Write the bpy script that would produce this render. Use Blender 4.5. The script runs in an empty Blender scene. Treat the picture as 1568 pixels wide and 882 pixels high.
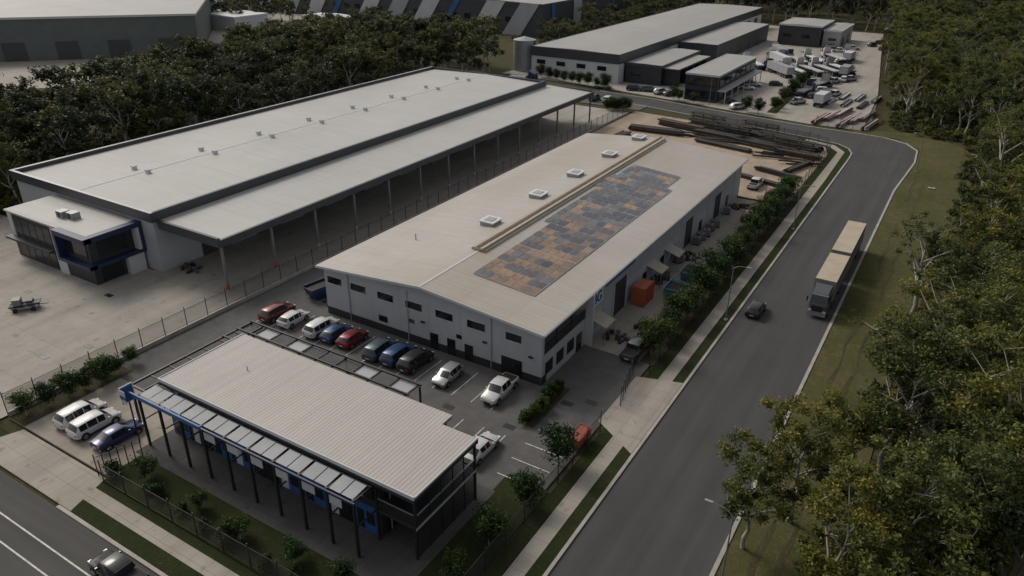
import bpy, bmesh, math, random
import numpy as np
from mathutils import Vector, Matrix
random.seed(7); rng=np.random.default_rng(7)
S=bpy.context.scene
COL=S.collection
# ------------------------------------------------------------------ materials
def nodes(name):
    m=bpy.data.materials.new(name); m.use_nodes=True
    nt=m.node_tree; b=nt.nodes['Principled BSDF']
    return m,nt,b
def rgb(c,k=1): return (c[0]*k,c[1]*k,c[2]*k,1)
def coords(nt,sc=(1,1,1)):
    t=nt.nodes.new('ShaderNodeTexCoord'); mp=nt.nodes.new('ShaderNodeMapping')
    mp.inputs['Scale'].default_value=sc
    nt.links.new(t.outputs['Object'],mp.inputs['Vector']); return mp.outputs['Vector']
def noise(nt,vec,scale,detail=4,rough=.6):
    n=nt.nodes.new('ShaderNodeTexNoise'); n.inputs['Scale'].default_value=scale
    n.inputs['Detail'].default_value=detail; n.inputs['Roughness'].default_value=rough
    nt.links.new(vec,n.inputs['Vector']); return n.outputs['Fac']
def ramp(nt,fac,stops):
    r=nt.nodes.new('ShaderNodeValToRGB'); e=r.color_ramp.elements
    while len(e)<len(stops): e.new(.5)
    for i,(p,c) in enumerate(stops): e[i].position=p; e[i].color=c if len(c)==4 else (*c,1)
    nt.links.new(fac,r.inputs['Fac']); return r.outputs['Color']
def mixc(nt,fac,a,b,mode='MIX'):
    m=nt.nodes.new('ShaderNodeMix'); m.data_type='RGBA'; m.blend_type=mode
    for s,v in ((0,fac),(6,a),(7,b)):
        if isinstance(v,bpy.types.NodeSocket): nt.links.new(v,m.inputs[s])
        else: m.inputs[s].default_value=v
    return m.outputs[2]
def bump(nt,b,h,strength=.3,dist=.05):
    n=nt.nodes.new('ShaderNodeBump'); n.inputs['Strength'].default_value=strength; n.inputs['Distance'].default_value=dist
    nt.links.new(h,n.inputs['Height']); nt.links.new(n.outputs['Normal'],b.inputs['Normal'])
def mat(name,c,rough=.6,var=.12,scale=1.5,metal=0,stretch=(1,1,1),bmp=0,spec=None):
    m,nt,b=nodes(name); v=coords(nt,stretch)
    f=noise(nt,v,scale,5)
    col=ramp(nt,f,[(.3,rgb(c,1-var)),(.7,rgb(c,1+var))])
    nt.links.new(col,b.inputs['Base Color']); b.inputs['Roughness'].default_value=rough
    b.inputs['Metallic'].default_value=metal
    if spec is not None: b.inputs['Specular IOR Level'].default_value=spec
    if bmp: bump(nt,b,noise(nt,v,scale*8,3),bmp,.03)
    return m
def mathn(nt,op,a,b=None):
    n=nt.nodes.new('ShaderNodeMath'); n.operation=op
    for i,x in enumerate((a,b)):
        if x is None: continue
        if isinstance(x,bpy.types.NodeSocket): nt.links.new(x,n.inputs[i])
        else: n.inputs[i].default_value=x
    return n.outputs[0]
def ribroof(name,c,axis=1,period=.35,strength=.4,rough=.45,lines=.08,lap=6.0,lapk=.22,dust=0):
    m,nt,b=nodes(name); v=coords(nt)
    sp=nt.nodes.new('ShaderNodeSeparateXYZ'); nt.links.new(v,sp.inputs[0])
    s=mathn(nt,'SINE',mathn(nt,'MULTIPLY',sp.outputs[axis],2*math.pi/period))
    s01=mathn(nt,'ADD',mathn(nt,'MULTIPLY',s,.5),.5)
    vs=coords(nt,(1,.06,1) if axis==0 else (.06,1,1))
    big=noise(nt,coords(nt),.06,5,.65); streak=noise(nt,vs,1.6,4)
    col=ramp(nt,big,[(.3,rgb(c,.84)),(.7,rgb(c,1.06))])
    col=mixc(nt,.35,col,ramp(nt,streak,[(.3,rgb(c,.78)),(.7,rgb(c,1.08))]))
    if dust:
        dn=noise(nt,coords(nt,(1,.35,1)),.09,5,.6)
        col=mixc(nt,mathn(nt,'MULTIPLY',ramp(nt,dn,[(.4,(0,0,0)),(.65,(1,1,1))]),dust),col,(.29,.235,.175,1))
    dk=ramp(nt,s01,[(0,(1-lines*3,)*3),(.35,(1,1,1))])
    col=mixc(nt,1.0,col,dk,'MULTIPLY')
    fr=mathn(nt,'FRACT',mathn(nt,'DIVIDE',sp.outputs[1-axis],lap))
    lp=mathn(nt,'LESS_THAN',fr,.012)
    col=mixc(nt,mathn(nt,'MULTIPLY',lp,lapk),col,(.1,.1,.1,1))
    fr2=mathn(nt,'FRACT',mathn(nt,'DIVIDE',sp.outputs[axis],period*12))
    lp2=mathn(nt,'LESS_THAN',fr2,.02)
    col=mixc(nt,mathn(nt,'MULTIPLY',lp2,.14),col,(.12,.12,.12,1))
    nt.links.new(col,b.inputs['Base Color']); b.inputs['Roughness'].default_value=rough
    b.inputs['Specular IOR Level'].default_value=.3
    bump(nt,b,s01,strength,.03)
    return m
def concrete(name,c,slab=6.0,stain=.35,rough=.85):
    m,nt,b=nodes(name); v=coords(nt)
    big=noise(nt,v,.07,6,.65); mid=noise(nt,v,.5,6,.7); fine=noise(nt,v,9,3)
    col=ramp(nt,big,[(.28,rgb(c,.68)),(.5,rgb(c,.98)),(.72,rgb(c,1.14))])
    col=mixc(nt,.45,col,ramp(nt,mid,[(.3,rgb(c,1-stain)),(.6,rgb(c,1.05))]))
    col=mixc(nt,.2,col,ramp(nt,fine,[(.3,rgb(c,.7)),(.7,rgb(c,1.2))]))
    tr=noise(nt,coords(nt,(.5,.05,1)),.6,5,.6)
    col=mixc(nt,.65,col,ramp(nt,tr,[(.3,(.66,.66,.66)),(.55,(1,1,1))]),'MULTIPLY')
    sp_=noise(nt,v,.9,2,.4)
    col=mixc(nt,.5,col,ramp(nt,sp_,[(.26,(.45,.43,.4)),(.34,(1,1,1))]),'MULTIPLY')
    sp=nt.nodes.new('ShaderNodeSeparateXYZ'); nt.links.new(v,sp.inputs[0])
    for i in (0,1):
        fr=mathn(nt,'FRACT',mathn(nt,'DIVIDE',sp.outputs[i],slab))
        lp=mathn(nt,'LESS_THAN',fr,.06/slab*1.2)
        col=mixc(nt,mathn(nt,'MULTIPLY',lp,.35),col,rgb(c,.35))
    nt.links.new(col,b.inputs['Base Color']); b.inputs['Roughness'].default_value=rough
    b.inputs['Specular IOR Level'].default_value=.25
    bump(nt,b,fine,.15,.01); return m
def asphalt(name,c,streak=(1,.04,1)):
    m,nt,b=nodes(name); v=coords(nt)
    col=ramp(nt,noise(nt,v,.12,5),[(.3,rgb(c,.78)),(.7,rgb(c,1.2))])
    col=mixc(nt,.45,col,ramp(nt,noise(nt,coords(nt,streak),.8,4),[(.35,rgb(c,.66)),(.65,rgb(c,1.32))]))
    col=mixc(nt,.3,col,ramp(nt,noise(nt,v,25,3),[(.3,rgb(c,.5)),(.7,rgb(c,1.6))]))
    nt.links.new(col,b.inputs['Base Color']); b.inputs['Roughness'].default_value=.9
    b.inputs['Specular IOR Level'].default_value=.2
    bump(nt,b,noise(nt,v,30,2),.3,.01); return m
def groundmat(name,cs,s1=.05,s2=.8):
    m,nt,b=nodes(name); v=coords(nt)
    col=ramp(nt,noise(nt,v,s1,7,.7),[(.3,cs[0]),(.48,cs[1]),(.68,cs[2])])
    col=mixc(nt,.55,col,ramp(nt,noise(nt,v,s2,7,.75),[(.3,cs[1]),(.5,cs[0]),(.7,cs[2])]))
    fine=noise(nt,v,7,5,.8)
    col=mixc(nt,.8,col,ramp(nt,fine,[(.25,(.45,.45,.45)),(.7,(1.35,1.35,1.3))]),'MULTIPLY')
    nt.links.new(col,b.inputs['Base Color']); b.inputs['Roughness'].default_value=.95
    b.inputs['Specular IOR Level'].default_value=.1
    bump(nt,b,fine,.8,.12); return m
def leafmat(name,dark,light,yellow):
    m,nt,b=nodes(name)
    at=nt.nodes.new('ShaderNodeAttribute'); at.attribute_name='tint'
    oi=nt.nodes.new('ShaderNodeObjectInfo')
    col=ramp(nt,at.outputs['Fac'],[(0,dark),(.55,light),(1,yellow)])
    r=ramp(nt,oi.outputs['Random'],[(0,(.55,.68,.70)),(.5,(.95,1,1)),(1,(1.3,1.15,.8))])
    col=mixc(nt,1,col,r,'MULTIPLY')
    nt.links.new(col,b.inputs['Base Color']); b.inputs['Roughness'].default_value=.55
    b.inputs['Specular IOR Level'].default_value=.25
    tr=nt.nodes.new('ShaderNodeBsdfTranslucent'); nt.links.new(col,tr.inputs['Color'])
    mx=nt.nodes.new('ShaderNodeMixShader'); mx.inputs[0].default_value=.3
    nt.links.new(b.outputs[0],mx.inputs[1]); nt.links.new(tr.outputs[0],mx.inputs[2])
    nt.links.new(mx.outputs[0],nt.nodes['Material Output'].inputs['Surface']); return m
def meshmat(name,c,trans):
    m,nt,b=nodes(name); b.inputs['Base Color'].default_value=rgb(c); b.inputs['Roughness'].default_value=.5
    t=nt.nodes.new('ShaderNodeBsdfTransparent'); mx=nt.nodes.new('ShaderNodeMixShader'); mx.inputs[0].default_value=trans
    nt.links.new(b.outputs[0],mx.inputs[1]); nt.links.new(t.outputs[0],mx.inputs[2])
    nt.links.new(mx.outputs[0],nt.nodes['Material Output'].inputs['Surface']); return m

M_roofM=ribroof('roof_sheet_main',(.44,.415,.385),axis=1,period=.76,strength=.2,rough=.5,lines=.02,dust=.4)
M_roofF=ribroof('roof_sheet_front',(.43,.405,.378),axis=0,period=.36,strength=.45,rough=.55,lines=.06,lap=50)
M_roofL=ribroof('roof_sheet_left',(.44,.437,.42),axis=1,period=.76,strength=.2,rough=.5,lines=.015)
M_roofB=ribroof('roof_sheet_far',(.35,.345,.33),axis=1,period=1.5,strength=.2,rough=.55,lines=.04)
M_conc=concrete('concrete_yard',(.36,.335,.30))
M_conc2=concrete('concrete_side',(.33,.295,.25),5)
M_path=concrete('footpath_concrete',(.36,.33,.29),1.8,.25)
M_sand=concrete('sandy_concrete',(.38,.305,.235),40,.5)
M_asph=asphalt('asphalt',(.068,.068,.069))
M_lot=asphalt('asphalt_lot',(.108,.105,.103),(1,1,1))
M_kerb=mat('kerb_concrete',(.34,.32,.29),.8,.2,.6)
M_ground=groundmat('forest_floor',[(.05,.053,.024,1),(.08,.072,.036,1),(.115,.095,.057,1)])
M_verge=groundmat('verge_grass',[(.062,.07,.026,1),(.105,.10,.042,1),(.165,.13,.078,1)],.12,.6)
M_lawn=groundmat('lawn_grass',[(.02,.03,.011,1),(.034,.043,.017,1),(.055,.055,.026,1)],.15,1.2)
M_dirt=groundmat('garden_dirt',[(.05,.05,.028,1),(.085,.072,.042,1),(.13,.105,.065,1)],.2,1.5)
M_white=mat('white_paint',(.58,.59,.60),.5,.05,.4)
M_wall=mat('wall_precast',(.37,.385,.42),.7,.09,.25,bmp=.05)
M_wallw=mat('wall_white',(.48,.49,.51),.7,.06,.25)
M_clad=mat('wall_clad_grey',(.32,.33,.35),.5,.08,.3,stretch=(1,1,.1))
M_dark=mat('charcoal_cladding',(.027,.03,.035),.5,.15,.5)
M_fascia=mat('fascia_charcoal',(.045,.05,.058),.45,.12,.4)
M_black=mat('black_steel',(.018,.019,.022),.45,.15,1)
M_navy=mat('navy_frame',(.012,.025,.075),.4,.1,.6)
M_blue=mat('blue_paint',(.03,.10,.27),.45,.12,.8)
M_glass=mat('window_glass',(.012,.015,.018),.08,.3,.7,spec=.6)
M_galv=mat('galvanised_steel',(.30,.31,.32),.45,.12,1.5,metal=.4)
M_pole=mat('lamp_pole_steel',(.16,.165,.17),.5,.12,1.5)
M_tan=mat('tan_steel',(.38,.34,.27),.55,.1,1)
M_orange=mat('orange_paint',(.36,.10,.04),.6,.25,1.2)
M_red=mat('red_steel',(.27,.05,.035),.5,.2,1)
M_skyblue=mat('skip_blue',(.08,.22,.34),.5,.18,1.5)
M_tim=mat('dark_timber',(.03,.027,.025),.8,.35,1.2)
M_tim2=mat('brown_timber',(.11,.075,.05),.8,.35,1.2)
M_rubber=mat('rubber',(.015,.015,.016),.8,.1,3)
M_rim=mat('wheel_rim',(.30,.30,.31),.35,.1,3,metal=.7)
M_tail=mat('tail_lamp',(.3,.01,.01),.3,.1,3)
M_head=mat('head_lamp',(.6,.62,.62),.15,.1,3)
M_bark=mat('gum_bark',(.34,.31,.28),.85,.35,1.2,stretch=(1,1,.25),bmp=.3)
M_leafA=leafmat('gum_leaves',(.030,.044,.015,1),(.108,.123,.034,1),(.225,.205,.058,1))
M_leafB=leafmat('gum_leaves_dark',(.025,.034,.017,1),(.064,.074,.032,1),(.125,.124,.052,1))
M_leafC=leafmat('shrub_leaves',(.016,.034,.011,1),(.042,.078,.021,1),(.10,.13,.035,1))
M_fence=meshmat('fence_mesh',(.06,.06,.06),.72)
M_shade=meshmat('shade_mesh',(.03,.03,.032),.5)
M_line=mat('road_paint',(.50,.50,.46),.7,.35,2.5)

# ------------------------------------------------------------------ mesh builder
class MB:
    def __init__(s): s.v=[];s.f=[];s.m=[];s.mats=[]
    def mi(s,m):
        if m not in s.mats: s.mats.append(m)
        return s.mats.index(m)
    def face(s,pts,m):
        n=len(s.v); s.v+= [tuple(p) for p in pts]; s.f.append(tuple(range(n,n+len(pts)))); s.m.append(s.mi(m))
    def add(s,vs,fs,m):
        n=len(s.v); s.v+=[tuple(p) for p in vs]; k=s.mi(m)
        for f in fs: s.f.append(tuple(n+i for i in f)); s.m.append(k)
    def box(s,x0,x1,y0,y1,z0,z1,m,rz=0,rx=0):
        vs=[(x,y,z) for x in (x0,x1) for y in (y0,y1) for z in (z0,z1)]
        if rz or rx:
            c=Vector(((x0+x1)/2,(y0+y1)/2,(z0+z1)/2)); R=Matrix.Rotation(rz,3,'Z')@Matrix.Rotation(rx,3,'X')
            vs=[tuple(c+R@(Vector(p)-c)) for p in vs]
        s.add(vs,[(0,1,3,2),(4,6,7,5),(0,4,5,1),(2,3,7,6),(0,2,6,4),(1,5,7,3)],m)
    def prism(s,pts,z0,z1,m,mtop=None):
        n=len(pts); vs=[(p[0],p[1],z0) for p in pts]+[(p[0],p[1],z1) for p in pts]
        s.add(vs,[(i,(i+1)%n,n+(i+1)%n,n+i) for i in range(n)],m)
        s.face([(p[0],p[1],z1) for p in pts],mtop or m); s.face([(p[0],p[1],z0) for p in reversed(pts)],m)
    def tube(s,p,q,r1,r2,m,n=6,cap=False):
        p=Vector(p);q=Vector(q);d=(q-p)
        if d.length<1e-5:return
        d.normalize(); a=d.orthogonal().normalized(); b=d.cross(a)
        vs=[]
        for c,r in ((p,r1),(q,r2)):
            for i in range(n):
                t=2*math.pi*i/n; vs.append(c+a*math.cos(t)*r+b*math.sin(t)*r)
        fs=[(i,(i+1)%n,n+(i+1)%n,n+i) for i in range(n)]
        if cap: fs+=[tuple(range(n))[::-1],tuple(range(n,2*n))]
        s.add(vs,fs,m)
    def mesh(s,name):
        me=bpy.data.meshes.new(name); me.from_pydata(s.v,[],s.f)
        for m in s.mats: me.materials.append(m)
        me.polygons.foreach_set('material_index',s.m); me.update(); return me
    def obj(s,name,parent=None,loc=(0,0,0),rz=0):
        o=bpy.data.objects.new(name,s.mesh(name)); COL.objects.link(o)
        o.location=loc; o.rotation_euler=(0,0,rz)
        if parent: o.parent=parent; o.location=Vector(loc)-parent.location
        return o
def empty(name,loc=(0,0,0)):
    e=bpy.data.objects.new(name,None); e.location=loc; e.empty_display_size=1; COL.objects.link(e); return e
def inst(name,me,loc,rz=0,sc=1,parent=None):
    o=bpy.data.objects.new(name,me); COL.objects.link(o); o.location=loc; o.rotation_euler=(0,0,rz)
    o.scale=(sc,sc,sc) if not isinstance(sc,tuple) else sc
    if parent: o.parent=parent
    return o
def sheet(name,pts,z,m):
    b=MB(); b.face([(p[0],p[1],z) for p in pts],m); return b.obj(name)
def rect(x0,x1,y0,y1): return [(x0,y0),(x1,y0),(x1,y1),(x0,y1)]
def ribbon(name,pts,w,z0,z1,m):
    b=MB(); P=[Vector((p[0],p[1])) for p in pts]; L=[];R=[]
    for i,p in enumerate(P):
        a=(P[i]-P[i-1]).normalized() if i>0 else (P[1]-P[0]).normalized()
        c=(P[i+1]-P[i]).normalized() if i<len(P)-1 else a
        t=(a+c).normalized(); n=Vector((-t.y,t.x)); L.append(p+n*w/2);R.append(p-n*w/2)
    for i in range(len(P)-1):
        a,c,d,e=L[i],L[i+1],R[i+1],R[i]
        b.add([(a.x,a.y,z0),(c.x,c.y,z0),(d.x,d.y,z0),(e.x,e.y,z0),(a.x,a.y,z1),(c.x,c.y,z1),(d.x,d.y,z1),(e.x,e.y,z1)],
              [(4,7,6,5),(0,4,5,1),(3,2,6,7)]+([(0,3,7,4)] if i==0 else [])+([(1,5,6,2)] if i==len(P)-2 else []),m)
    return b.obj(name)

# ------------------------------------------------------------------ ground and roads
sheet('ground',rect(-2500,2500,-1500,4000),-.06,M_ground)
arcI=[(-19,168),(-19.2,172),(-20.4,175.5),(-23,178.2),(-28.7,180),(-52,184.5),(-73,189),(-95,191)]
arcO=[(-92,200),(-75,198.5),(-52,194),(-32,191),(-22,190.6),(-15,190),(-10,187),(-7.4,182),(-6.9,172),(-7.6,160)]
road=[(-19,21.3)]+arcI+[(-140,196),(-140,206)]+arcO+[(-8.2,150),(-8.2,21.3)]
sheet('side_road',road,0.0,M_asph)
sheet('front_road',rect(-300,200,8,21.3),0.004,asphalt('asphalt_front',(.078,.076,.073),(.04,1,1)))
sheet('verge_west',[(-23,26),(-19.2,22),(-19.2,172),(-20.6,175.6),(-23.2,178.4),(-28.7,180.2),(-52,184.7),(-52,180),(-30,176.5),(-25,174),(-23.4,168)],.10,M_lawn)
sheet('verge_south',rect(-57,-19.2,21.5,25.2),.10,M_lawn)
sheet('verge_south_left',rect(-200,-70.5,21.5,24.6),.10,M_lawn)
sheet('verge_east',[(-8,20),(-8,160),(-6.6,172),(-7,183),(-12,190.5),(-22,191),(-22,194),(-8,199),(1,190),(4.5,170),(3,150),(2,130),(1,110),(.5,92),(0,80),(0,60),(-1,20)],.04,M_verge)
b=MB()
for (x,w) in ((-5.6,.5),(-3.9,.45)):
    pts=[(x+.18*math.sin(i*1.3)+random.uniform(-.06,.06),30+i*2.0) for i in range(70)]
    for i in range(69):
        if math.sin(i*.37+x)>.55: continue
        (xa,ya),(xb,yb)=pts[i],pts[i+1]; wa=w*(.5+.35*math.sin(i*.9))/2+.06; wb=w*(.5+.35*math.sin((i+1)*.9))/2+.06
        b.face([(xa-wa,ya,.055),(xa+wa,ya,.055),(xb+wb,yb,.055),(xb-wb,yb,.055)],M_dirt)
b.obj('wheel_track')
ribbon('kerb',[(-19,24),(-19,60)],.3,-.02,.14,M_kerb)
ribbon('kerb',[(-19,60)]+arcI,.3,-.02,.13,M_kerb)
ribbon('kerb',[(-8.2,22),(-8.2,150)]+arcO[::-1],.34,-.02,.13,M_kerb)
ribbon('kerb',[(-57.5,21.4),(-21,21.4),(-19.6,22.2),(-19,24)],.3,-.02,.14,M_kerb)
ribbon('kerb',[(-200,21.4),(-70.5,21.4)],.3,-.02,.14,M_kerb)
sheet('footpath',[(-21.7,22.5),(-20.3,22.5),(-20.3,150),(-20.6,172),(-23.5,176.5),(-30,178.5),(-30,177),(-24.6,175.2),(-21.9,171)],.115,M_path)
sheet('footpath',rect(-57,-21.7,23.0,24.4),.112,M_path)
sheet('driveway_apron',[(-24,56.5),(-19.2,53.5),(-19.2,67.5),(-24,66)],.124,M_path)
sheet('driveway_apron',[(-70.5,25.6),(-57.3,25.6),(-56,21.6),(-72,21.6)],.118,M_path)
b=MB()
for y in (18.4,16.7): b.face([(-130,y,.012),(-30,y,.012),(-30,y+.13,.012),(-130,y+.13,.012)],M_line)
def ring(cx,cy,r,z):
    for i in range(14):
        a,c=2*math.pi*i/14,2*math.pi*(i+1)/14
        b.face([(cx+r*math.cos(a),cy+r*math.sin(a),z),(cx+r*math.cos(c),cy+r*math.sin(c),z),(cx+(r-.09)*math.cos(c),cy+(r-.09)*math.sin(c),z),(cx+(r-.09)*math.cos(a),cy+(r-.09)*math.sin(a),z)],M_line)
ring(-61.5,17.3,.35,.013);ring(-61.5,18.05,.35,.013)
b.box(-62.1,-61.7,17.35,17.42,.01,.014,M_line,rz=.5);b.box(-62.2,-61.5,17.65,17.72,.01,.014,M_line,rz=1.1);b.box(-62.4,-62.25,17.4,17.9,.01,.014,M_line)
b.obj('lane_marking')
sheet('concrete_yard',[(-150,24.8),(-74.2,24.8),(-74.2,180),(-92,180),(-92,55),(-150,55)],.10,M_conc)
sheet('asphalt_carpark',[(-73.6,25.8),(-57.5,25.8),(-57.5,42),(-23.6,42),(-23.6,69),(-31.8,69),(-31.8,60),(-62,60),(-62,70),(-62,135),(-73.6,135)],.10,M_lot)
sheet('carpark_concrete',rect(-73.4,-57.6,25.9,36),.106,M_conc2)
sheet('side_yard_concrete',[(-32,69),(-23.4,69),(-23.4,130),(-32,130)],.104,M_conc2)
sheet('timber_yard',[(-73.4,131),(-23.4,131),(-23.4,168),(-25,174),(-30,176.2),(-52,180),(-73.4,182)],.108,M_sand)
sheet('lawn',[(-57.5,25.3),(-23.3,25.3),(-23.3,45),(-27.5,45),(-27.5,31.5),(-32,29.6),(-57.5,29.6)],.104,M_lawn)
sheet('office_paving',rect(-58.4,-27.2,29.2,42.5),.11,concrete('paving_dark',(.085,.082,.08),1.2,.3))
sheet('north_yard',[(-93,204),(-75,201),(-52,196.5),(-32,193.5),(-19,194),(-22,230),(-36,345),(-40,380),(-93,380),(-130,240),(-130,207)],.09,M_conc)
sheet('north_carpark',[(-125,190),(-93,193.5),(-73,189.6),(-73,183.5),(-125,183)],.09,M_lot)
sheet('west_industrial_yard',[(-215,130),(-262,250),(-340,330),(-430,280),(-300,100),(-240,95)],-.02,M_conc)
b=MB()
for i in range(15):
    x=-68.4+i*2.45; b.box(x-.05,x+.05,52.4,57.4,.10,.112,M_line)
for i in range(9):
    x=-50.2+i*2.45; b.box(x-.05,x+.05,44.6,49.6,.10,.112,M_line)
b.box(-50.2,-30.5,44.5,44.6,.10,.1115,M_line)
for i in range(4): b.box(-28.4,-24.4,44.6+i*2.5,44.7+i*2.5,.10,.112,M_line)
b.obj('parking_bay_marking')
b=MB()
for (x,y) in ((-27.5,52),(-28.0,57.5),(-26,59),(-38,50.5),(-31,51),(-82,34),(-80,38),(-90,47),(-97,35),(-100,42),(-85,30),(-66,47)):
    b.box(x-.6,x+.6,y-.35,y+.35,.09,.122,M_black)
b.obj('drain_grate')

# ------------------------------------------------------------------ trees
def leafmesh(name,bm,centers,rad,n,size,mleaf,seed,flat=.75):
    r=np.random.default_rng(seed); C=np.array(centers); k=len(C)
    rad=np.array(rad); idx=np.repeat(np.arange(k),n); N=len(idx)
    d=r.normal(size=(N,3)); d/=np.linalg.norm(d,axis=1)[:,None]
    rr=r.random(N)**.5
    lob=r.normal(size=(k,5,3)); lob/=np.linalg.norm(lob,axis=2)[:,:,None]
    pick=r.integers(0,5,N); d=d*.65+lob[idx,pick]*.8
    P=C[idx]+d*rr[:,None]*rad[idx][:,None]*np.array([1,1,flat])
    a=r.normal(size=(N,3)); a[:,2]*=.6; a/=np.linalg.norm(a,axis=1)[:,None]
    t=r.normal(size=(N,3)); bvec=np.cross(a,t); bvec/=np.linalg.norm(bvec,axis=1)[:,None]
    s=size*(.6+.8*r.random(N))
    a=a*s[:,None]; bb=bvec*s[:,None]*.55
    V=np.stack([P-a,P+bb*.9,P+a,P-bb*.9],1).reshape(-1,3)
    base=len(bm.v)
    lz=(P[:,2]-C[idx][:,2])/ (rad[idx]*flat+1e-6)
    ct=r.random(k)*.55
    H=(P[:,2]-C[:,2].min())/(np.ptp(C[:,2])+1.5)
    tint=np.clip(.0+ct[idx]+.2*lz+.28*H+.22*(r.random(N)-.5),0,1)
    v0=np.array(bm.v,dtype=float).reshape(-1,3)
    V=np.vstack([v0,V]) if base else V
    F0=bm.f; me=bpy.data.meshes.new(name)
    lv=[];ls=[]
    for f in F0: ls.append(len(lv)); lv+=f
    nl=len(lv); lq=np.arange(base,base+4*N)
    lv=np.concatenate([np.array(lv,dtype=int),lq]); ls=np.concatenate([np.array(ls,dtype=int),nl+4*np.arange(N)])
    me.vertices.add(len(V)); me.vertices.foreach_set('co',V.ravel())
    me.loops.add(len(lv)); me.loops.foreach_set('vertex_index',lv.astype(np.int32))
    me.polygons.add(len(ls)); me.polygons.foreach_set('loop_start',ls.astype(np.int32))
    for m in bm.mats: me.materials.append(m)
    me.materials.append(mleaf); mi=np.array(bm.m+[len(bm.mats)]*N,dtype=np.int32)
    me.polygons.foreach_set('material_index',mi)
    at=me.attributes.new('tint','FLOAT','FACE'); at.data.foreach_set('value',np.concatenate([np.full(len(F0),.5),tint]).astype(np.float32))
    me.update(calc_edges=True); me.validate(); return me
def gum(name,seed,h,cr,nl=8,leaves=170,ls=.2,mleaf=None,clr=1.25,start=.35,sub=3,tk=1):
    r=random.Random(seed); b=MB(); cs=[];rs=[]
    pts=[Vector((0,0,-.3))]; th=h*.8; n=7
    for i in range(1,n+1): pts.append(Vector((pts[-1].x+r.uniform(-.4,.4),pts[-1].y+r.uniform(-.4,.4),th*i/n)))
    r0=(.018*h+.04)*tk
    for i in range(n): b.tube(pts[i],pts[i+1],r0*(1-.8*i/n),r0*(1-.8*(i+1)/n),M_bark,7)
    for k in range(nl):
        f=start+(1-start)*(k+.4*r.random())/nl; i=min(int(f*n),n-1); base=pts[i].lerp(pts[i+1],f*n-i)
        ang=k*2.4+r.uniform(-.5,.5); reach=cr*(1.05-.55*abs(f-.55))*r.uniform(.6,1.15)
        up=reach*r.uniform(.5,1.1)+ (h-th)*.5*f
        R=r0*(1-.75*f)*.75
        mid=base+Vector((math.cos(ang)*reach*.5,math.sin(ang)*reach*.5,up*.55))
        end=base+Vector((math.cos(ang)*reach,math.sin(ang)*reach,up))
        b.tube(base,mid,R,R*.7,M_bark,5); b.tube(mid,end,R*.7,R*.3,M_bark,5)
        for q,o in ((end,mid),(mid,base)):
            for j in range(sub if q is end else 1):
                dd=Vector((r.uniform(-1,1),r.uniform(-1,1),r.uniform(-.1,.9)))*cr*.42
                e2=q+dd; b.tube(q,e2,R*.35,.02,M_bark,4); cs.append(e2); rs.append(clr*r.uniform(.6,1.15))
        cs.append(end); rs.append(clr*r.uniform(.7,1.1))
    top=pts[-1]
    for j in range(5):
        dd=Vector((r.uniform(-1,1),r.uniform(-1,1),r.uniform(.4,1.2)))*cr*.45
        b.tube(top,top+dd,r0*.2,.02,M_bark,4); cs.append(top+dd); rs.append(clr*r.uniform(.7,1.1))
    return leafmesh(name,b,cs,rs,leaves,ls,mleaf,seed)
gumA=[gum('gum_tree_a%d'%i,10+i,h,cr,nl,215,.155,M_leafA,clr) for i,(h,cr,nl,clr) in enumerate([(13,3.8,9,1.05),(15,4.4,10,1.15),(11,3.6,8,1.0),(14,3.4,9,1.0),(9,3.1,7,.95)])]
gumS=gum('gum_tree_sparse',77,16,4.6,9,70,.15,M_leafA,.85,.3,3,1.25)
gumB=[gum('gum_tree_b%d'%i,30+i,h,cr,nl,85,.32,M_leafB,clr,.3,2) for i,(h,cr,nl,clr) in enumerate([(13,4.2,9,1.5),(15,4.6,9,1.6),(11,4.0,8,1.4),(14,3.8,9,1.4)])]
def shrub(name,seed,h,r,n=9,leaves=130,ls=.11,trunk=.5):
    q=random.Random(seed); b=MB(); cs=[];rs=[]
    b.tube((0,0,-.1),(0,0,h*.6),.07,.04,M_bark,6)
    for i in range(n):
        a=i*2.4; z=h*(trunk+(1-trunk)*q.random()*.85); rr=r*q.uniform(.15,.65)
        c=Vector((math.cos(a)*rr,math.sin(a)*rr,z)); b.tube((0,0,h*.35),c,.03,.012,M_bark,4); cs.append(c); rs.append(r*q.uniform(.4,.6))
    return leafmesh(name,b,cs,rs,leaves,ls,M_leafC,seed,.9)
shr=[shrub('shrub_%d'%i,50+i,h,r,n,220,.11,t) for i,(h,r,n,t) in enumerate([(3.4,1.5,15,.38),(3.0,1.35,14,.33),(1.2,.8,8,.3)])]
und=[leafmesh('under_%d'%i,MB(),[Vector((random.uniform(-2,2),random.uniform(-2,2),random.uniform(.2,1.3))) for _ in range(9)],[random.uniform(.5,1.0) for _ in range(9)],90,.2,M_leafA if i else M_leafB,80+i) for i in range(2)]

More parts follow.
